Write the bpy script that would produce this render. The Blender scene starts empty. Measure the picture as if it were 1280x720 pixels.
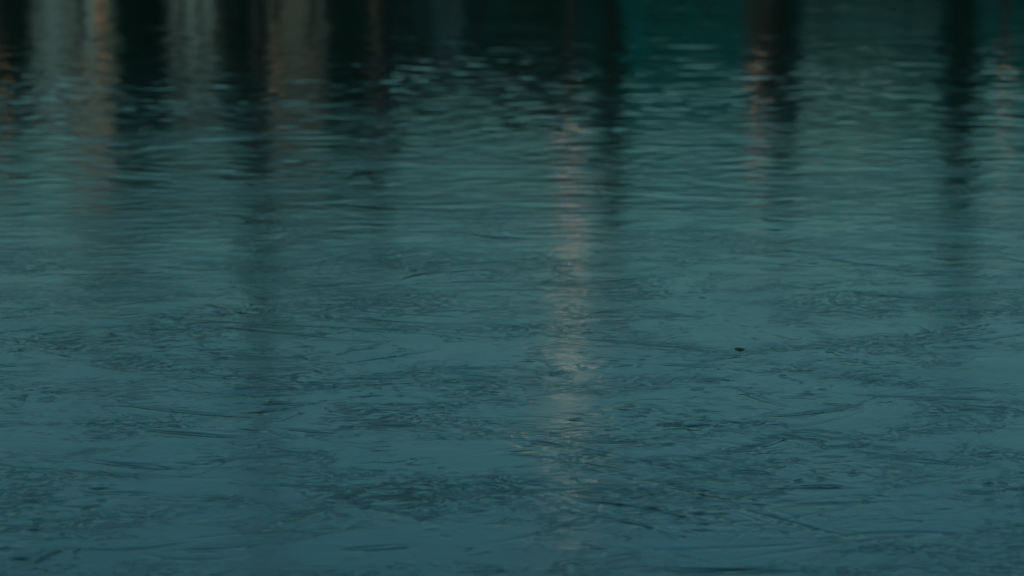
import bpy, bmesh, math, random
import numpy as np
from mathutils import Vector, Matrix
R = math.radians
random.seed(11)
rng = np.random.default_rng(11)
scene = bpy.context.scene
C = scene.collection

# ------------------------------------------------------------------ camera
CAM_H = 1.6
PITCH = 8.15                      # degrees below the horizon
LENS = 130.0
cam_d = bpy.data.cameras.new("camera")
cam = bpy.data.objects.new("camera", cam_d); C.objects.link(cam)
cam.location = (0, 0, CAM_H)
cam.rotation_euler = (R(90 - PITCH), 0, 0)
cam_d.lens = LENS; cam_d.sensor_width = 36
cam_d.clip_start = 0.1; cam_d.clip_end = 6000
cam_d.dof.use_dof = True
cam_d.dof.focus_distance = 9.3
cam_d.dof.aperture_fstop = 4.5
scene.camera = cam
FPX = LENS / 36.0 * 1280          # focal length in photo pixels

def az(px):                        # bearing of a photo column
    return math.atan((px - 640) / FPX)
def el(py):                        # depression of a photo row = elevation it mirrors
    return R(PITCH) + math.atan((py - 360) / FPX)
def place(px, D):                  # ground position mirrored at column px, D metres out
    return D * math.tan(az(px)), D
def top(py, D):                    # height mirrored at row py, D metres out
    return D * math.tan(el(py)) - CAM_H
def wid(dpx, D):
    return D * dpx / FPX
def on_ice(px, py):
    e = el(py); d = CAM_H / math.tan(e)
    return d * math.tan(az(px)), d

# ------------------------------------------------------------------ helpers
def tag(o, label=None, cat=None, group=None, kind=None):
    if label: o['label'] = label
    if cat: o['category'] = cat
    if group: o['group'] = group
    if kind: o['kind'] = kind
    return o

def empty(name, loc, rz=0):
    o = bpy.data.objects.new(name, None); C.objects.link(o)
    o.location = loc; o.rotation_euler = (0, 0, rz)
    return o

def nodes(name):
    m = bpy.data.materials.new(name); m.use_nodes = True
    nt = m.node_tree
    return m, nt, nt.nodes['Principled BSDF']

def mat(name, col, rough=0.7, var=0.25, scale=3.0, metal=0.0, emit=None, strength=0):
    m, nt, b = nodes(name)
    b.inputs['Roughness'].default_value = rough
    b.inputs['Metallic'].default_value = metal
    tc = nt.nodes.new('ShaderNodeTexCoord')
    n = nt.nodes.new('ShaderNodeTexNoise'); n.inputs['Scale'].default_value = scale
    n.inputs['Detail'].default_value = 6
    nt.links.new(tc.outputs['Object'], n.inputs['Vector'])
    r = nt.nodes.new('ShaderNodeValToRGB')
    r.color_ramp.elements[0].position = 0.3; r.color_ramp.elements[1].position = 0.7
    r.color_ramp.elements[0].color = tuple(c * (1 - var) for c in col) + (1,)
    r.color_ramp.elements[1].color = tuple(min(1, c * (1 + var)) for c in col) + (1,)
    nt.links.new(n.outputs['Fac'], r.inputs['Fac'])
    nt.links.new(r.outputs['Color'], b.inputs['Base Color'])
    bp = nt.nodes.new('ShaderNodeBump'); bp.inputs['Strength'].default_value = 0.3
    nt.links.new(n.outputs['Fac'], bp.inputs['Height'])
    nt.links.new(bp.outputs['Normal'], b.inputs['Normal'])
    if emit:
        b.inputs['Emission Color'].default_value = emit + (1,)
        b.inputs['Emission Strength'].default_value = strength
    return m

class MB:
    def __init__(self): self.v = []; self.f = []
    def quad(self, a, b, c, d):
        n = len(self.v); self.v += [a, b, c, d]; self.f.append((n, n+1, n+2, n+3))
    def box(self, x0, x1, y0, y1, z0, z1):
        n = len(self.v)
        self.v += [(x0,y0,z0),(x1,y0,z0),(x1,y1,z0),(x0,y1,z0),(x0,y0,z1),(x1,y0,z1),(x1,y1,z1),(x0,y1,z1)]
        for q in ((0,3,2,1),(4,5,6,7),(0,1,5,4),(1,2,6,5),(2,3,7,6),(3,0,4,7)):
            self.f.append(tuple(n+i for i in q))
    def lathe(self, prof, seg=16, cx=0, cy=0):
        n = len(self.v)
        for r, z in prof:
            for k in range(seg):
                a = 2*math.pi*k/seg
                self.v.append((cx + r*math.cos(a), cy + r*math.sin(a), z))
        for i in range(len(prof)-1):
            for k in range(seg):
                k2 = (k+1) % seg
                self.f.append((n+i*seg+k, n+i*seg+k2, n+(i+1)*seg+k2, n+(i+1)*seg+k))
        self.f.append(tuple(n + k for k in range(seg))[::-1])
        m = n + (len(prof)-1)*seg
        self.f.append(tuple(m + k for k in range(seg)))
    def tube(self, p, q, r0, r1, seg=7):
        p = Vector(p); q = Vector(q); d = (q-p).normalized()
        u = d.orthogonal().normalized(); w = d.cross(u)
        n = len(self.v)
        for c, r in ((p, r0), (q, r1)):
            for k in range(seg):
                a = 2*math.pi*k/seg
                self.v.append(tuple(c + u*r*math.cos(a) + w*r*math.sin(a)))
        for k in range(seg):
            k2 = (k+1) % seg
            self.f.append((n+k, n+k2, n+seg+k2, n+seg+k))
        self.f.append(tuple(n+seg+k for k in range(seg)))
    def build(self, name, m, parent=None, smooth=False):
        me = bpy.data.meshes.new(name); me.from_pydata(self.v, [], self.f); me.update()
        if smooth: me.shade_smooth()
        me.materials.append(m)
        o = bpy.data.objects.new(name, me); C.objects.link(o)
        if parent: o.parent = parent
        return o

def copy_tree(o, parent=None):
    c = o.copy(); C.objects.link(c); c.parent = parent
    for ch in [x for x in o.children]: copy_tree(ch, c)
    return c

# ------------------------------------------------------------------ the ice: a real relief, in metres
def perlin(x, y, seed):
    rs = np.random.default_rng(seed)
    N = 256
    ga = rs.random((N, N)) * 2*np.pi
    gx = np.cos(ga).astype(np.float32); gy = np.sin(ga).astype(np.float32)
    xi = np.floor(x).astype(np.int32); yi = np.floor(y).astype(np.int32)
    xf = (x - xi).astype(np.float32); yf = (y - yi).astype(np.float32)
    u = xf*xf*xf*(xf*(xf*6-15)+10); v = yf*yf*yf*(yf*(yf*6-15)+10)
    def g(ix, iy, fx, fy):
        ix = ix & (N-1); iy = iy & (N-1)
        return gx[ix, iy]*fx + gy[ix, iy]*fy
    a = g(xi, yi, xf, yf); b = g(xi+1, yi, xf-1, yf)
    c = g(xi, yi+1, xf, yf-1); d = g(xi+1, yi+1, xf-1, yf-1)
    return (a + u*(b-a)) + v*((c + u*(d-c)) - (a + u*(b-a)))      # about +-0.7

NROW, NCOL = 1500, 1350
e_fine = np.linspace(R(13.2), R(3.25), NROW)
y_fine = CAM_H / np.tan(e_fine)
y_near = np.linspace(0.6, y_fine[0], 60)[:-1]
y_far = np.geomspace(y_fine[-1], 66.0, 60)[1:]
Y = np.concatenate([y_near, y_fine, y_far])
t_fine = np.linspace(-0.150, 0.150, NCOL)
t_side = 0.150 + np.geomspace(0.002, 1.6, 40)
T = np.concatenate([-t_side[::-1], t_fine, t_side])
nr, nc = len(Y), len(T)
OFF = 3.0                                                          # the fan starts behind the lens so that it is wide near the bank too
XX = (Y[:, None] + OFF) * T[None, :] * 1.0
YY = np.repeat(Y[:, None], nc, 1)
dyr = np.gradient(Y)[:, None]                                      # local row spacing
H = np.zeros((nr, nc), np.float32)
CL = np.zeros((nr, nc), np.float32)                                # how clear (unfrosted) the ice is here

def octave(lx, ly, slope, seed, warp=None, mask=None):
    """undulation: wavelength lx across, ly along the view, rms slope along y"""
    global H
    x = XX / lx; y = YY / ly
    if warp is not None: x = x + warp[0]; y = y + warp[1]
    lod = np.clip(ly / (dyr*2.2) - 0.5, 0, 1)
    h = perlin(x + 31.7, y + 17.3, seed) * (slope * ly / 1.5) * lod
    if mask is not None: h = h * mask
    H += h.astype(np.float32)

w1 = perlin(XX/1.1, YY/1.1, 3) * 1.2
w2 = perlin(XX/1.3 + 9, YY/1.3, 4) * 1.2
dist = np.clip((YY - 10.0) / 8.0, 0, 1)                            # far out the sheet is more rippled
patch = np.clip(0.5 + 1.5*perlin(XX/0.9 + 5, YY/1.7, 5), 0, 1)
patch2 = np.clip(0.45 + 1.6*perlin(XX/0.45 + 3, YY/0.8 + 8, 15), 0, 1)
octave(2.6, 2.6, 0.0020, 6)
octave(0.9, 0.75, 0.0030, 7, (w1, w2), 0.35 + 0.65*dist)
octave(0.40, 0.34, 0.0050, 8, (w1*1.2, w2*1.2), 0.14 + 0.86*dist)
octave(0.24, 0.17, 0.0200, 9, (w1*2, w2*2), (0.15 + 0.85*dist) * (0.4 + 0.6*patch))
octave(0.12, 0.09, 0.0100, 10, (w1*2, w2*2), 0.35 + 0.65*patch)
octave(0.12, 0.08, 0.0330, 14, (w1*2.2, w2*2.2), dist)
octave(0.036, 0.036, 0.0120, 12, (w1*3, w2*3), 0.2 + 0.8*patch*patch2)

def window(x0, x1, y0, y1):
    r0 = np.searchsorted(Y, y0); r1 = np.searchsorted(Y, y1)
    if r1 - r0 < 2: return None
    ya, yb = Y[r0] + OFF, Y[min(r1, nr-1)] + OFF
    lo = min(x0/ya, x0/yb); hi = max(x1/ya, x1/yb)
    c0 = np.searchsorted(T, lo); c1 = np.searchsorted(T, hi)
    if c1 - c0 < 2: return None
    return slice(r0, r1), slice(c0, c1)

def stroke(x, y, ang, L, w, A, bend=0.0, clear=0.0, step=False):
    """a crystal blade frozen in the sheet: tapered ridge or trench of height A"""
    A = A * 0.8 * min(1.0, (10.0/y)**3)          # blades grew thick only near this shore
    ca, sa = math.cos(ang), math.sin(ang)
    hl = L/2; m = 3*w + abs(bend)*0.3
    ex = abs(ca)*hl + m + abs(sa)*abs(bend); ey = abs(sa)*hl + m + abs(ca)*abs(bend)
    s = window(x-ex, x+ex, y-ey, y+ey)
    if s is None: return
    dx = XX[s] - x; dy = YY[s] - y
    u = (dx*ca + dy*sa) / hl; v = -dx*sa + dy*ca - bend*(u*u - 0.3)
    k = np.clip(1 - u*u, 0, 1)
    ww = w * (0.25 + 0.75*k)
    dd = v / ww
    lod = float(np.clip(w / (dyr[s[0]].mean()*0.8) , 0.0, 1.0))
    g = np.exp(-dd*dd) * np.sqrt(k)
    if step: h = np.tanh(dd) * np.exp(-(dd*0.35)**2) * k
    else: h = g * k
    H[s] += (A*lod*h).astype(np.float32)
    if clear: CL[s] = np.maximum(CL[s], (clear*g).astype(np.float32))

def in_view(n, y0=6.8, y1=17.0):
    e = np.random.default_rng(77 + n).uniform(el(-5) if y1 > 24 else math.atan(CAM_H/y1), math.atan(CAM_H/y0), n)
    yy = CAM_H/np.tan(e); xx = yy * rng.uniform(-0.148, 0.148, n)
    return xx, yy

# scattered blades, gathered in drifts
xs, ys = in_view(9000, 6.8, 20)
cl = perlin(xs/0.7, ys/1.1, 21) + 0.6*perlin(xs/0.25, ys/0.4, 22)
for x, y, c in zip(xs, ys, cl):
    if c < 0.20: continue
    a0 = float(perlin(np.array([x/0.8]), np.array([y/0.8]), 23)[0]) * 3.2
    a = a0 + rng.normal(0, 0.35)
    L = 0.03 + 0.26*rng.random()**2.4
    w = 0.004 + 0.018*rng.random()**3
    s = (1 if rng.random() < .4 else -1) * rng.uniform(0.03, 0.13)
    stroke(x, y, a, L, w, s*w, rng.normal(0, 0.02), rng.uniform(0.3, 1.0)*(rng.random() < .7))
# long single needles with darker clear ice along them
xs, ys = in_view(110, 6.8, 20)
for x, y in zip(xs, ys):
    a = rng.uniform(-1.2, 1.2)
    L = rng.uniform(0.25, 0.9); w = rng.uniform(0.006, 0.016)
    stroke(x, y, a, L, w, -rng.uniform(0.05, 0.12)*w, rng.normal(0, 0.05), rng.uniform(0.5, 1))
# speckle fields
xs, ys = in_view(26000, 6.8, 17)
cl = perlin(xs/0.55 + 40, ys/0.8, 31) + 0.5*perlin(xs/0.2, ys/0.3, 32)
for x, y, c in zip(xs, ys, cl):
    if c < 0.30: continue
    r = 0.003 + 0.010*rng.random()**2.5
    stroke(x, y, rng.uniform(0, 3.14), r*rng.uniform(3, 6), r, rng.choice((-1, 1))*r*rng.uniform(0.02, 0.09), 0, rng.uniform(0.0, .8))
# feathers: a curved spine with barbs
def feather(x, y, a, L, n, side=0, amp=0.05):
    ca, sa = math.cos(a), math.sin(a); b = float(np.clip(rng.normal(0, 0.07), -.1, .1))*L*min(1, (9.0/y)**2); amp = amp*min(1, (9.0/y)**1.5)
    stroke(x, y, a, L, 0.010, -amp*0.010, b, 0.9, True)
    for k in range(n):
        u = -0.95 + 1.9*(k + rng.random())/n
        for sd in (-1, 1):
            if side and sd != side: continue
            bl = rng.uniform(0.25, 1.0) * 0.22 * L * (1 - 0.6*u*u)
            ba = a + sd*R(rng.uniform(28, 55))
            ox = u*L/2; oy = b*(u*u - .3)
            cx = x + ox*ca - oy*sa + math.cos(ba)*bl/2
            cy = y + ox*sa + oy*ca + math.sin(ba)*bl/2
            w = rng.uniform(0.003, 0.009)
            stroke(cx, cy, ba, bl, w, rng.choice((-1, 1))*w*rng.uniform(0.03, 0.10), rng.normal(0, .01), rng.uniform(0.2, 0.9))
for px, py, dg, L, n, sd in ((1010, 425, -58, 1.0, 46, -1), (960, 440, 22, .8, 30, 1), (205, 470, -35, .9, 40, 1),
                             (600, 535, -40, .9, 36, -1), (900, 560, -30, .8, 30, 0), (90, 430, 30, .8, 30, 1),
                             (300, 272, -50, 1.4, 50, 0), (480, 480, 15, .8, 30, -1), (1120, 590, -28, .8, 30, 0),
                             (1180, 420, 50, 1.1, 40, 1), (790, 350, 30, .6, 30, -1), (560, 395, -20, 1.0, 40, 1),
                             (840, 610, -48, .7, 24, 0), (150, 655, 12, .6, 20, 0), (430, 630, 8, .6, 24, 1),
                             (1090, 262, -40, 1.0, 40, 1), (880, 300, 60, .8, 30, -1), (60, 330, 70, 1.6, 40, 1)):
    x, y = on_ice(px, py); feather(x, y, R(dg), L, n, sd)
# curled ribs, like a shell, where the sheet froze round an eddy
def shell(px, py, r0, r1, n, a0, a1, sq=1.0, amp=0.028):
    cx, cy = on_ice(px, py)
    for k in range(n):
        r = r0 + (r1 - r0)*k/n + rng.normal(0, 0.006)
        a = a0 + rng.normal(0, 0.1); end = a1 + rng.normal(0, 0.25); st = 0.22
        w = rng.uniform(0.006, 0.012); s = rng.choice((-1, 1)) * w * amp * rng.uniform(.4, 1)
        while a < end:
            rr = r*(1 + 0.05*math.sin(3*a + k))
            stroke(cx + rr*math.cos(a), cy + sq*rr*math.sin(a), a + math.pi/2, rr*st*2.0, w, s, 0, 0.25)
            a += st
shell(725, 318, 0.03, 0.20, 9, R(20), R(260), 1.8)
shell(1035, 418, 0.05, 0.26, 8, R(30), R(170), 1.6)
shell(1090, 640, 0.04, 0.16, 6, R(-60), R(120), 1.3)
shell(330, 365, 0.04, 0.20, 7, R(60), R(250), 1.6)
shell(20, 560, 0.05, 0.22, 7, R(-80), R(90), 1.4)
# the dark clear seams that read in the photograph: (px0,py0)-(px1,py1), width
for x0, y0, x1, y1, w, b in ((585, 291, 665, 298, .030, .05), (905, 629, 1065, 672, .014, .02), (705, 664, 735, 652, .01, 0),
                          (160, 536, 310, 548, .016, .02), (400, 690, 530, 683, .012, .02), (800, 714, 1010, 715, .020, 0),
                          (855, 532, 895, 531, .018, 0), (720, 423, 925, 437, .014, .03), (1020, 430, 1115, 462, .012, 0),
                          (1080, 567, 1240, 583, .014, .03), (620, 660, 640, 645, .01, 0), (435, 634, 475, 634, .014, 0),
                          (215, 437, 345, 447, .010, 0), (405, 473, 540, 471, .012, .01), (700, 550, 830, 553, .014, .02),
                          (200, 690, 330, 682, .014, .02), (0, 697, 30, 700, .02, 0), (445, 532, 530, 531, .02, 0),
                          (1040, 492, 1280, 500, .012, .03), (845, 645, 890, 652, .014, 0), (905, 480, 1000, 512, .014, .02),
                          (545, 545, 560, 550, .01, 0), (1020, 320, 1120, 332, .02, 0), (1045, 360, 1180, 375, .02, .03),
                          (95, 574, 230, 588, .016, .04), (880, 570, 985, 552, .016, .03), (230, 400, 560, 414, .010, .03)):
    ax, ay = on_ice(x0, y0); bx, by = on_ice(x1, y1)
    L = math.hypot(bx-ax, by-ay)*1.15
    stroke((ax+bx)/2, (ay+by)/2, math.atan2(by-ay, bx-ax), L, w, -(0.13 if L > .25 else 0.07)*w, b, .9, False)
    for q in range(5):
        stroke((ax+bx)/2 + rng.normal(0, L*.12), (ay+by)/2 + rng.normal(0, L*.10), math.atan2(by-ay, bx-ax) + rng.normal(0, .12), L*rng.uniform(.3, .8), w*rng.uniform(.3, .7), -0.10*w*rng.uniform(.3, .7), b*rng.uniform(-1, 1), rng.uniform(.4, .9))

me = bpy.data.meshes.new("ice")
nv = nr*nc
co = np.empty((nv, 3), np.float32)
co[:, 0] = XX.ravel(); co[:, 1] = YY.ravel(); co[:, 2] = H.ravel()
me.vertices.add(nv); me.vertices.foreach_set("co", co.ravel())
ii = (np.arange(nr-1)[:, None]*nc + np.arange(nc-1)[None, :]).ravel()
quads = np.stack([ii, ii+1, ii+nc+1, ii+nc], 1).astype(np.int32)
nq = len(quads)
me.loops.add(nq*4); me.loops.foreach_set("vertex_index", quads.ravel())
me.polygons.add(nq); me.polygons.foreach_set("loop_start", np.arange(0, nq*4, 4, dtype=np.int32))
me.update(calc_edges=True)
me.shade_smooth()
at = me.attributes.new("clear_ice", 'FLOAT', 'POINT'); at.data.foreach_set("value", CL.ravel())
ice = bpy.data.objects.new("ice", me); C.objects.link(ice)
tag(ice, 'thin dark teal ice sheet with feathery frost crystals covering the water', 'ice', kind='structure')

m, nt, b = nodes("lake_ice")
N = nt.nodes; Lk = nt.links
tc = N.new('ShaderNodeTexCoord')
def noise(scale, detail=5, dist=0.0, vec=None, rough=0.55):
    n = N.new('ShaderNodeTexNoise'); n.inputs['Scale'].default_value = scale
    n.inputs['Detail'].default_value = detail; n.inputs['Distortion'].default_value = dist
    n.inputs['Roughness'].default_value = rough
    Lk.new(vec or tc.outputs['Object'], n.inputs['Vector']); return n.outputs['Fac']
def mr(v, a, b_, c, d):
    n = N.new('ShaderNodeMapRange'); Lk.new(v, n.inputs['Value'])
    for i, k in enumerate((a, b_, c, d)): n.inputs[i+1].default_value = k
    return n.outputs['Result']
def mth(op, a, b_):
    n = N.new('ShaderNodeMath'); n.operation = op
    for i, k in enumerate((a, b_)):
        if isinstance(k, (int, float)): n.inputs[i].default_value = k
        else: Lk.new(k, n.inputs[i])
    return n.outputs[0]
frost = mr(noise(2.2, 7, 0.9), 0.40, 0.62, 0.45, 1.0)
grain = mr(noise(38, 6, 1.5), 0.35, 0.65, 0.75, 1.0)
ca = N.new('ShaderNodeAttribute'); ca.attribute_name = 'clear_ice'
warpn = N.new('ShaderNodeTexNoise'); warpn.inputs['Scale'].default_value = 3.0; warpn.inputs['Detail'].default_value = 3
Lk.new(tc.outputs['Object'], warpn.inputs['Vector'])
wv = N.new('ShaderNodeVectorMath'); wv.operation = 'MULTIPLY_ADD'
Lk.new(warpn.outputs['Color'], wv.inputs[0]); wv.inputs[1].default_value = (.35, .35, 0); Lk.new(tc.outputs['Object'], wv.inputs[2])
W = wv.outputs[0]
zone = mr(noise(1.9, 6, 0.8, W, .62), 0.46, 0.68, 0.0, 1.0)
zone2 = mr(noise(1.3, 6, 0.6, W, .62), 0.54, 0.66, 0.0, 1.0)
gran = mr(noise(34, 9, 0.4, W, 0.72), 0.50, 0.60, 0.0, 1.0)
gran2 = mr(noise(14, 10, 0.6, W, 0.78), 0.54, 0.63, 0.0, 1.0)
sep = N.new('ShaderNodeSeparateXYZ'); Lk.new(tc.outputs['Object'], sep.inputs[0])
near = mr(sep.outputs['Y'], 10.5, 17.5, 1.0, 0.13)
pits0 = mth('ADD', mth('MULTIPLY', gran, mth('MULTIPLY', zone, .55)), mth('MULTIPLY', gran2, mth('MULTIPLY', zone2, .6)))
wn_ = noise(2.6, 6, 0.5, W, .55)
wisp = mr(mth('ABSOLUTE', mth('SUBTRACT', wn_, 0.5), 0), 0.0, 0.010, 1.0, 0.0)
wm = mr(noise(4.5, 4, 0.3, None, .6), 0.49, 0.62, 0.0, 0.6)
wn2 = noise(5.0, 4, 0.5, W, .5)
wisp2 = mr(mth('ABSOLUTE', mth('SUBTRACT', wn2, 0.53), 0), 0.0, 0.014, 1.0, 0.0)
wm2 = mr(noise(3.1, 4, 0.8, W, .6), 0.52, 0.62, 0.0, 0.5)
wisps = mth('MAXIMUM', mth('MULTIPLY', wisp, wm), mth('MULTIPLY', wisp2, wm2))
pits = mth('MULTIPLY', mth('MAXIMUM', pits0, wisps), near)
cl_all = mth('MINIMUM', mth('ADD', mth('MULTIPLY', ca.outputs['Fac'], 0.8), pits), 1.0)
cl_inv = mth('SUBTRACT', 1.0, cl_all)
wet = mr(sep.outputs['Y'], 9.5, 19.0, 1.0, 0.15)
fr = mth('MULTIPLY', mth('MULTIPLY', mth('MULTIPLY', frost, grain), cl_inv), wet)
mix = N.new('ShaderNodeMix'); mix.data_type = 'RGBA'
Lk.new(fr, mix.inputs['Factor'])
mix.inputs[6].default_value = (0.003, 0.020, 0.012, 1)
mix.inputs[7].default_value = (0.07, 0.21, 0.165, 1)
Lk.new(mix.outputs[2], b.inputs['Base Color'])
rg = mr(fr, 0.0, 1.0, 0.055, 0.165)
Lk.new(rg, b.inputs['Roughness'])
b.inputs['IOR'].default_value = 1.31
bp = N.new('ShaderNodeBump'); bp.inputs['Strength'].default_value = 1.0; bp.inputs['Distance'].default_value = 0.0007
Lk.new(mth('SUBTRACT', mth('MULTIPLY', mth('MULTIPLY', noise(55, 4, 0.6), .35), mth('ADD', near, .15)), pits), bp.inputs['Height'])
Lk.new(bp.outputs['Normal'], b.inputs['Normal'])
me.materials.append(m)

# lake bed, banks and the ground out to the horizon: one sheet under everything
def ground():
    xs_ = np.unique(np.concatenate([np.linspace(-60, 60, 61), -np.geomspace(60, 2500, 14), np.geomspace(60, 2500, 14)]))
    ys_ = np.unique(np.concatenate([-np.geomspace(4, 2500, 16), np.linspace(-3, 130, 90), np.geomspace(130, 3000, 16)]))
    v = []; f = []
    for y in ys_:
        for x in xs_:
            shore = 60.8 + 0.6*math.sin(x*0.13)
            if y > shore: z = 0.9*min(1, (y-shore)/1.5) + 0.25*math.sin(x*0.21 + y*.3)*(y < 300)*min(1, (y-shore)/3)
            elif y < -1.2: z = min(1.2, (-1.2 - y)*0.4)
            else: z = -0.9
            if y > 200: z += min(40, (y-200)*0.03)
            v.append((x, y, z - 0.05))
    w = len(xs_)
    for j in range(len(ys_)-1):
        for i in range(w-1):
            f.append((j*w+i, j*w+i+1, (j+1)*w+i+1, (j+1)*w+i))
    me = bpy.data.meshes.new("ground"); me.from_pydata(v, [], f); me.update(); me.shade_smooth()
    me.materials.append(mat("winter_grass_soil", (0.045, 0.05, 0.03), 0.9, 0.4, 0.6))
    o = bpy.data.objects.new("ground", me); C.objects.link(o)
    tag(o, kind='structure')
ground()

# wooded hills across the water, everything behind the houses
def hills():
    v = []; f = []; xs_ = np.linspace(-420, 420, 211); ys_ = np.linspace(0, 1, 14)
    n1 = perlin(xs_/60.0, xs_*0 + 3.3, 51); n2 = perlin(xs_/9.0, xs_*0 + 7.7, 52); n3 = perlin(xs_/3.0, xs_*0 + 1.7, 53)
    for t in ys_:
        for i, x in enumerate(xs_):
            ridge = 50 + 7*n1[i] + 3.0*n2[i] + 2.0*n3[i] - 4*(x < 0)*0
            v.append((x, 380 + 160*t, (ridge*math.sin(math.pi*min(1, t*1.0 + .0)) if t < .5 else ridge*math.sin(math.pi*t)) + 0.4*n3[i]))
    w = len(xs_)
    for j in range(len(ys_)-1):
        for i in range(w-1): f.append((j*w+i, j*w+i+1, (j+1)*w+i+1, (j+1)*w+i))
    me = bpy.data.meshes.new("hills"); me.from_pydata(v, [], f); me.update()
    me.materials.append(mat("haze_tinted_wooded_slope", (0.008, 0.15, 0.14), 0.95, 0.5, 0.05))  # slope colour lifted to teal, distance haze put into the base colour
    o = bpy.data.objects.new("hills", me); C.objects.link(o); tag(o, kind='structure')
hills()

# ------------------------------------------------------------------ far bank
M = dict(
    plaster=mat("pale_grey_render", (0.38, 0.46, 0.47), 0.85, 0.08, 0.6),
    slate=mat('teal_grey_cladding', (0.035, 0.18, 0.19), 0.8, 0.08, 0.4),
    white=mat("white_render", (0.42, 0.50, 0.50), 0.85, 0.06, 0.5),
    brick=mat("brown_brick", (0.22, 0.20, 0.17), 0.9, 0.2, 4),
    roof=mat("dark_roof_tile", (0.05, 0.045, 0.045), 0.8, 0.2, 5),
    glass=mat("dark_window_glass", (0.02, 0.03, 0.03), 0.1, 0.1, 2),
    frame=mat("window_frame_paint", (0.16, 0.26, 0.27), 0.5, 0.05, 2),
    steel=mat("dark_painted_steel", (0.02, 0.022, 0.02), 0.5, 0.2, 8, 0.6),
    bark=mat("dark_bark", (0.045, 0.035, 0.025), 0.95, 0.4, 6),
    needle=mat("dark_evergreen_needles", (0.014, 0.048, 0.028), 0.8, 0.45, 1.2),
    leaf=mat("dull_green_leaves", (0.020, 0.055, 0.032), 0.8, 0.4, 1.2),
    rust=mat("rusty_brown_leaves", (0.12, 0.050, 0.022), 0.8, 0.4, 1.2),
    litleaf=mat("sodden_brown_leaf", (0.11, 0.12, 0.055), 0.8, 0.4, 60),
    pane=mat("lit_window", (0.8, 0.7, 0.5), 0.4, 0.05, 2, 0, (0.70, 0.95, 1.0), 0.3),
)
def glow(name, col, s):
    return mat(name, (0.8, 0.8, 0.8), 0.4, 0.02, 2, 0, col, s)

def crown_faces(mb, n, f, size):
    """n leaf clumps of a few faces, f() gives a random place in the crown"""
    for _ in range(n):
        p = Vector(f())
        for k in range(4):
            q = p + Vector([random.gauss(0, size*0.7) for _ in range(3)])
            nrm = Vector([random.gauss(0, 1) for _ in range(3)]).normalized()
            u = nrm.orthogonal().normalized(); w = nrm.cross(u)
            s = size*random.uniform(.5, 1.1)
            mb.quad(tuple(q-u*s), tuple(q+w*s*.6), tuple(q+u*s), tuple(q-w*s*.6))

def conifer(name, h, r, n=900, m='needle', base=0.06, full=0.9):
    root = empty(name, (0, 0, 0))
    t = MB(); t.lathe([(0.035*h*.5, 0), (0.022*h*.5, h*.45), (0.004*h, h*.97)], 9)
    for _ in range(26):
        z = h*random.uniform(base, .92); a = random.uniform(0, 6.28); l = r*full*(1 - z/h)
        t.tube((0, 0, z), (math.cos(a)*l, math.sin(a)*l, z - l*.15), 0.03, 0.008, 5)
    t.build('trunk', M['bark'], root)
    c = MB()
    def f():
        u = random.random()**0.6
        z = base + (1-base)*u
        rr = r*(1-u)**0.42*(0.78 + 0.22*math.sin(z*38))*random.random()**.5
        a = random.uniform(0, 6.28)
        return (rr*math.cos(a), rr*math.sin(a), h*z - rr*.2)
    crown_faces(c, n, f, 0.16*(h/8))
    c.build('crown', M[m], root)
    return root

def broadleaf(name, h, r, n=900, m='leaf', trunkh=0.3, tr=0.14, sparse=0.2):
    root = empty(name, (0, 0, 0))
    t = MB(); t.lathe([(tr*1.3, 0), (tr, h*trunkh), (tr*.6, h*.6), (0.03, h*.93)], 10)
    blobs = []
    for k in range(15):
        a = random.uniform(0, 6.28); z0 = h*random.uniform(trunkh*.8, .7)
        l = r*random.uniform(.5, .95); z1 = z0 + h*random.uniform(.1, .28)
        e = (math.cos(a)*l, math.sin(a)*l, min(z1, h*.95))
        t.tube((0, 0, z0), e, tr*.35, tr*.08, 6)
        for _ in range(4):
            e2 = tuple(e[i] + random.gauss(0, r*.22) for i in range(3)); t.tube(tuple(x*.6 + (0, 0, z0)[i]*.4 for i, x in enumerate(e)), e2, tr*.12, tr*.03, 5)
            blobs.append((e2, r*random.uniform(.14, .32)))
    t.build('trunk', M['bark'], root)
    c = MB()
    def f():
        p, s = random.choice(blobs)
        return tuple(p[i] + random.gauss(0, s) for i in range(3))
    crown_faces(c, n, f, 0.13*(h/7))
    c.build('crown', M[m], root)
    return root

def put(root, px, D, label, cat, group=None, rz=0, s=(1, 1, 1)):
    x, y = place(px, D)
    root.location = (x, y, 0.75); root.rotation_euler = (0, 0, rz); root.scale = s
    tag(root, label, cat, group)
    return root

# evergreens along the promenade, dark mirror bands between the pale fronts
specs = [  # centre px, width px, row of the mirrored top, distance, kind, label
    (6, 78, 185, 72, 'c', 'broad dark evergreen at the far left of the bank'),
    (176, 84, 212, 72, 'c', 'tall dark evergreen between the two leftmost pale houses'),
    (305, 60, 208, 74, 'c', 'dark evergreen standing left of the brown brick house'),
    (435, 62, 200, 76, 'c', 'dark evergreen standing right of the brown brick house'),
    (505, 66, 165, 76, 'b', 'leafy dark tree behind the short lantern post'),
    (600, 86, 150, 78, 'b', 'wide loose tree in the middle of the bank'),
    (668, 60, 130, 78, 'b', 'low loose tree left of the bright street lamp'),
    (764, 56, 298, 72, 'p', 'slim dark poplar just right of the bright street lamp'),
    (978, 46, 240, 72, 'p', 'slim dark poplar beside the rust brown sapling'),
    (1202, 52, 318, 72, 'p', 'tallest slim dark poplar at the right of the bank'),
]
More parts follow.
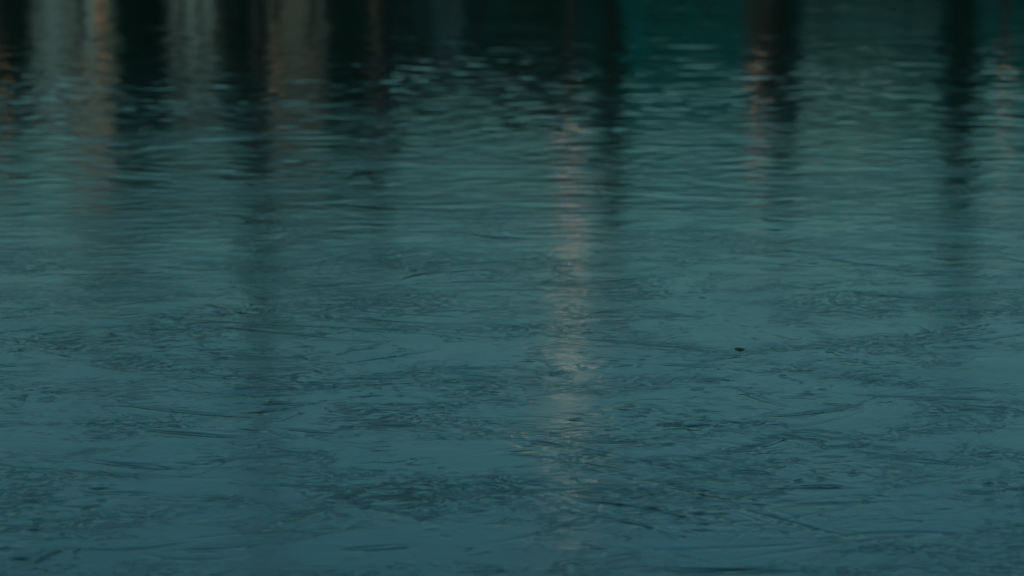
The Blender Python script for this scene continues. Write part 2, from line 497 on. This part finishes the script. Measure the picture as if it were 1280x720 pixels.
for i, (px, w, ty, D, k, lab) in enumerate(specs):
    h = top(ty + (70 if px < 700 else 30), D) - 0.75; r = wid(w, D)/2
    if k == 'c': o = conifer('conifer_tree', h, r*1.08, 3600, base=0.03)
    elif k == 'b': o = broadleaf('broadleaf_tree', h, r, 800, 'leaf', 0.22)
    else: o = conifer('poplar_tree', h*1.03, r*(0.8 if px < 800 else .95), 260 if px < 800 else 700, base=0.05, full=.5)
    put(o, px, D, lab, 'tree', 'trees on the far bank', random.uniform(0, 6))
o = broadleaf('rust_leaved_tree', top(228, 68) - .75, wid(22, 68)/2, 520, 'rust', 0.3, 0.08)
put(o, 950, 68, 'narrow sapling with rust brown leaves before a slim poplar', 'tree')

for px, w, ty, lab in ((60, 90, 205, 'leafy tree rising behind the leftmost pale house'), (160, 90, 236, 'tallest leafy tree rising behind the left houses'),
                       (250, 100, 222, 'wide leafy tree rising behind the white house'), (365, 90, 216, 'leafy tree rising behind the brown brick house'),
                       (460, 90, 205, 'leafy tree rising behind the slim grey annex'), (545, 90, 190, 'leafy tree rising behind the small grey house'),
                       (640, 90, 176, 'leafy tree rising behind the hedge, left of the bright lamp'), (715, 60, 160, 'smallest leafy tree rising behind the bright lamp')):
    h = top(ty + 75, 124) - 0.75; r = wid(w, 124)/2
    put(broadleaf('broadleaf_tree', h, r*1.1, 2600 if px < 500 else 1200, 'leaf', 0.12), px, 124, lab, 'tree', 'leafy trees behind the houses')

# low clipped hedge along the water on the right
def hedge(px0, px1, D, ty, lab):
    x0, _ = place(px0, D); x1, _ = place(px1, D); h = top(ty, D) - .75
    root = empty('hedge', ((x0+x1)/2, D, .75)); c = MB(); L = (x1-x0)/2
    crown_faces(c, int(150*L), lambda: (random.uniform(-L, L), random.uniform(-.6, .6),
        random.random()**.7*h*(0.8 + .2*math.sin(random.random()*6))), 0.16)
    c.build('foliage', M['leaf'], root)
    s = MB()
    for k in range(int(L*3)):
        x = -L + k*2*L/int(L*3); s.tube((x, 0, 0), (x + random.gauss(0, .1), 0, h*.7), .04, .02, 5)
    s.build('stem', M['bark'], root)
    tag(root, lab, 'hedge', 'hedges along the far shore')
hedge(415, 545, 69, 48, 'dull green hedge under the trees left of the centre')
hedge(560, 745, 70, 60, 'dull green hedge in the middle of the bank')
hedge(792, 940, 70, 64, 'dull green hedge between the two slim poplars')
hedge(1004, 1178, 70, 70, 'dull green hedge below the apartment block with lit windows')
hedge(1230, 1330, 70, 70, 'dull green hedge at the right end of the bank')

# houses behind, seen as pale bars between the trees
def house(name, px0, px1, D, ty, wall, lab, storeys=2, cols=3, roof=1.2, lit=(), depth=8, flat=False):
    x0, _ = place(px0, D); x1, _ = place(px1, D); W = x1-x0; h = top(ty, D) - .75
    root = empty(name, ((x0+x1)/2, D, .75)); hw = W/2
    s = MB(); s.box(-hw, hw, 0, depth, -.4, h); s.build('wall', M[wall], root)
    r = MB(); e = .35
    if flat: r.box(-hw-.15, hw+.15, -.15, depth+.15, h+.003, h+.35)
    else:
        n = 0
        r.v = [(-hw-e, -e, h+.003), (hw+e, -e, h+.003), (hw+e, depth+e, h+.003), (-hw-e, depth+e, h+.003), (-hw-e, depth/2, h+roof), (hw+e, depth/2, h+roof)]
        r.f = [(0, 1, 5, 4), (2, 3, 4, 5), (0, 4, 3), (1, 2, 5), (0, 3, 2, 1)]
    r.build('roof', M['roof'], root)
    sh = h/storeys
    for j in range(storeys):
        for i in range(cols):
            cx = -hw + W*(i+.5)/cols; ww = min(1.2, W/cols*.5); wh = min(1.5, sh*.5); z = sh*(j+.32)
            w = MB(); fw = .07
            w.box(cx-ww/2-fw, cx+ww/2+fw, -.05, -.002, z-fw, z); w.box(cx-ww/2-fw, cx+ww/2+fw, -.05, -.002, z+wh, z+wh+fw)
            w.box(cx-ww/2-fw, cx-ww/2, -.05, -.002, z, z+wh); w.box(cx+ww/2, cx+ww/2+fw, -.05, -.002, z, z+wh)
            fo = w.build('window', M['frame'], root)
            g = MB(); g.box(cx-ww/2, cx+ww/2, -.03, -.001, z, z+wh)
            g.build('pane', M['pane'] if (i, j) in lit else M['glass'], fo)
    tag(root, lab, 'house', 'houses behind the far bank')
    return root
house('pale_house', 24, 150, 96, 178, 'plaster', 'pale grey house at the far left between dark evergreens', 3, 3, 1.4)
house('pale_house', 196, 292, 98, 140, 'white', 'narrow white house second from the left behind evergreens', 2, 2, 1.2)
house('brick_house', 322, 412, 96, 165, 'brick', 'brown brick house behind the tall mast', 2, 2, 1.6)
house('pale_house', 440, 476, 100, 128, 'plaster', 'slim pale grey annex right of the brown brick house', 2, 1, 1.0)
house('pale_house', 520, 575, 104, 100, 'plaster', 'small pale grey house nearest the middle', 2, 2, 1.0)
bk = house('apartment_block', 1004, 1172, 190, 246, 'slate', 'long grey apartment block with a row of lit windows', 5, 12, lit=((0, 4), (1, 4), (3, 4), (4, 4), (5, 4), (7, 4)), depth=14, flat=True)
bk['category'] = 'apartment block'

# tall mast and lamps
def mast():
    D = 66; h = top(705, D) - .75
    root = empty('lighting_mast', (0, 0, 0))
    s = MB(); s.lathe([(.2, 0), (.2, .5), (.16, .55), (.12, h*.6), (.11, h)], 12); s.build('pole', M['steel'], root)
    for py, r in ((345, .24), (395, .24), (525, .24)):
        z = top(py, D) - .75
        k = MB(); k.lathe([(.05, z-.28), (r, z-.15), (r, z+.15), (.05, z+.28)], 12); k.build('fitting', M['steel'], root)
    put(root, 322, D, 'very tall slim dark mast with three fittings, highest thing on the bank', 'mast')
mast()

def lamp(name, px, D, py, rad, gm, lab, pole_r=.06, off=False):
    z = top(py, D) - .75
    root = empty(name, (0, 0, 0))
    s = MB(); s.lathe([(pole_r*2, 0), (pole_r*2, .25), (pole_r*1.2, .35), (pole_r*.8, z-rad-.05)], 12); s.build('pole', M['steel'], root)
    c = MB(); c.lathe([(.05, z-rad-.05), (rad*.75, z-rad*.95), (rad*.75, z-rad*.85), (.06, z-rad*.8)], 14); c.build('collar', M['steel'], root)
    g = MB(); g.lathe([(rad*math.cos(t)+.001, z + rad*math.sin(t)) for t in np.linspace(-1.0, 1.45, 10)], 18)
    g.build('globe', gm, root, True)
    k = MB(); k.lathe([(rad*.5, z+rad*.9), (rad*.7, z+rad*1.0), (.03, z+rad*1.35)], 14); k.build('cap', M['steel'], root)
    put(root, px, D, lab, 'street lamp', 'lamps along the far promenade')
warm = (1.0, 0.60, 0.52)
lamp('street_lamp', 715, 66, 330, .19, glow('warm_lamp_bright', warm, 2.7), 'brightest warm globe lamp, left of a slim poplar')
lamp('street_lamp', 713, 67, 520, .18, glow('added_streak_lamp', warm, 5.6), 'tall warm globe lamp added behind the brightest lamp to lengthen its streak')  # added globe, carries the mirrored warm streak on into the near ice
lamp('street_lamp', 474, 66, 306, .30, M['steel'], 'unlit lamp with a dark head on a thick post', .26)
lamp('street_lamp', 126, 70, 194, .10, glow('warm_lamp_b', (1, .75, .6), 1.7), 'small lit lamp before the right edge of the leftmost pale house')
lamp('street_lamp', 101, 70, 184, .10, glow('warm_lamp_c', (1, .75, .6), 1.5), 'small lit lamp before the middle of the leftmost pale house')
lamp('street_lamp', 125, 67, 2, .14, glow('orange_lamp', (1, .42, .2), 0.5), 'low orange lamp at the foot of the leftmost pale house', .05)
lamp('street_lamp', 347, 70, 120, .12, glow('amber_lamp', (1, .5, .3), .5), 'dim amber lamp before the left half of the brick house')
lamp('street_lamp', 390, 70, 165, .10, glow('amber_lamp_b', (1, .5, .3), .4), 'dim amber lamp before the right half of the brick house')
lamp('street_lamp', 947, 66, 200, .10, glow('red_lamp', (1, .36, .20), 1.6), 'reddish lamp beside the rust brown sapling')
lamp('street_lamp', 1256, 68, 188, .09, glow('pink_lamp', (1, .5, .35), 2), 'pinkish lamp at the right end of the bank')
lamp('street_lamp', 3, 68, 176, .10, glow('amber_lamp_c', (1, .5, .28), 1), 'amber lamp at the left end of the bank')

# row of dark round bollard-like finials on posts (the short row of dots)
for i, px in enumerate((228, 249, 272, 294)):
    D = 68; z = top(204, D) - .75
    root = empty('flag_pole', (0, 0, 0))
    s = MB(); s.lathe([(.05, 0), (.03, z-.12)], 8); s.build('pole', M['steel'], root)
    s = MB(); s.lathe([(.02, z-.12), (.10, z-.06), (.10, z+.06), (.02, z+.12)], 10); s.build('finial', M['steel'], root)
    put(root, px, D, ('leftmost', 'second', 'third', 'rightmost')[i] + ' of the four slim poles with dark finials before the white house', 'pole', 'slim poles before the white house')

# ------------------------------------------------------------------ leaf scraps and twigs frozen into the sheet
def ice_z(x, y):
    r = int(np.clip(np.searchsorted(Y, y), 0, nr-1)); c = int(np.clip(np.searchsorted(T, x/(y+OFF)), 0, nc-1))
    return float(H[r, c])
def leaf(px, py, L, W, rot, lab):
    x, y = on_ice(px, py)
    mb = MB(); n = 12; z0 = ice_z(x, y) + .0002
    for k in range(n+1):
        u = k/n; hw = W/2*math.sin(math.pi*min(1, u**.8))*(1 + .18*math.sin(k*2.3)) + .0008
        curl = .004*math.sin(u*3.1) ; xx = (u-.5)*L
        for s_ in (-1, 0, 1):
            mb.v.append((xx, s_*hw, curl*.5 - (.0006 if s_ else 0)))
    for k in range(n):
        for j in (0, 1):
            a = k*3+j; mb.f.append((a, a+1, a+4, a+3))
    o = mb.build('dead_leaf', M['litleaf'])
    sol = o.modifiers.new('thickness', 'SOLIDIFY'); sol.thickness = .0012
    o.location = (x, y, z0); o.rotation_euler = (0, 0, R(rot))
    tag(o, lab, 'leaf', 'dead leaves and twigs frozen in the ice')
def twig(px, py, L, r, rot, lab):
    x, y = on_ice(px, py)
    mb = MB(); p = Vector((-L/2, 0, 0)); n = 7
    for k in range(n):
        q = p + Vector((L/n, random.gauss(0, L*.02), 0)); mb.tube(p, q, r*(1-k/n*.6), r*(1-(k+1)/n*.6), 7); p = q
    mb.tube((0, 0, 0), (L*.12, L*.1, r*.5), r*.5, r*.2, 6)
    o = mb.build('twig', M['bark']); o.location = (x, y, ice_z(x, y) + r*.5); o.rotation_euler = (0, 0, R(rot))
    tag(o, lab, 'twig', 'dead leaves and twigs frozen in the ice')
leaf(928, 437, .028, .030, 8, 'small dark olive leaf scrap in the ice, right of centre')
def stub(px, py, hh, r, lean, lab):
    x, y = on_ice(px, py); mb = MB(); p = Vector((0, 0, -.003)); n = 6
    for k in range(n):
        u = (k+1)/n; q = Vector((lean*u*u, 0, hh*u)); mb.tube(p, q, r*(1.15-.6*(k/n)), r*(1.15-.6*u), 8); p = q
    o = mb.build('reed_stub', M['litleaf'], None, True); o.location = (x, y, ice_z(x, y))
    tag(o, lab, 'reed stub', 'reed stubs poking out of the ice')

# ------------------------------------------------------------------ light
w = bpy.data.worlds.new("World"); scene.world = w; w.use_nodes = True
wn = w.node_tree
sky = wn.nodes.new('ShaderNodeTexSky'); sky.sky_type = 'NISHITA'; sky.sun_disc = False
SUN_EL, SUN_AZ = 5.0, 205.0       # behind the camera's left shoulder
sky.sun_elevation = R(SUN_EL); sky.sun_rotation = R(SUN_AZ)
sky.air_density = 1.0; sky.dust_density = 0.3; sky.ozone_density = 2.9
bg = wn.nodes['Background']; bg.inputs['Strength'].default_value = 0.10
wn.links.new(sky.outputs['Color'], bg.inputs['Color'])
sd = bpy.data.lights.new("sun", 'SUN'); sd.energy = 0.3; sd.angle = R(10); sd.color = (1, .96, .9)
so = bpy.data.objects.new("sun", sd); C.objects.link(so)
d = Vector((math.sin(R(SUN_AZ))*math.cos(R(SUN_EL)), math.cos(R(SUN_AZ))*math.cos(R(SUN_EL)), math.sin(R(SUN_EL))))
so.rotation_euler = d.to_track_quat('Z', 'Y').to_euler()

vs = scene.view_settings
scene.display_settings.display_device = 'sRGB'
vs.view_transform = 'Standard'; vs.look = 'None'; vs.gamma = 1; vs.use_curve_mapping = False
vs.exposure = 0.29
vs.use_white_balance = True; vs.white_balance_temperature = 6450; vs.white_balance_tint = -25
cy = scene.cycles
cy.use_denoising = True
cy.max_bounces = 4; cy.diffuse_bounces = 2; cy.glossy_bounces = 3; cy.transmission_bounces = 2
cy.caustics_reflective = True; cy.sample_clamp_indirect = 6
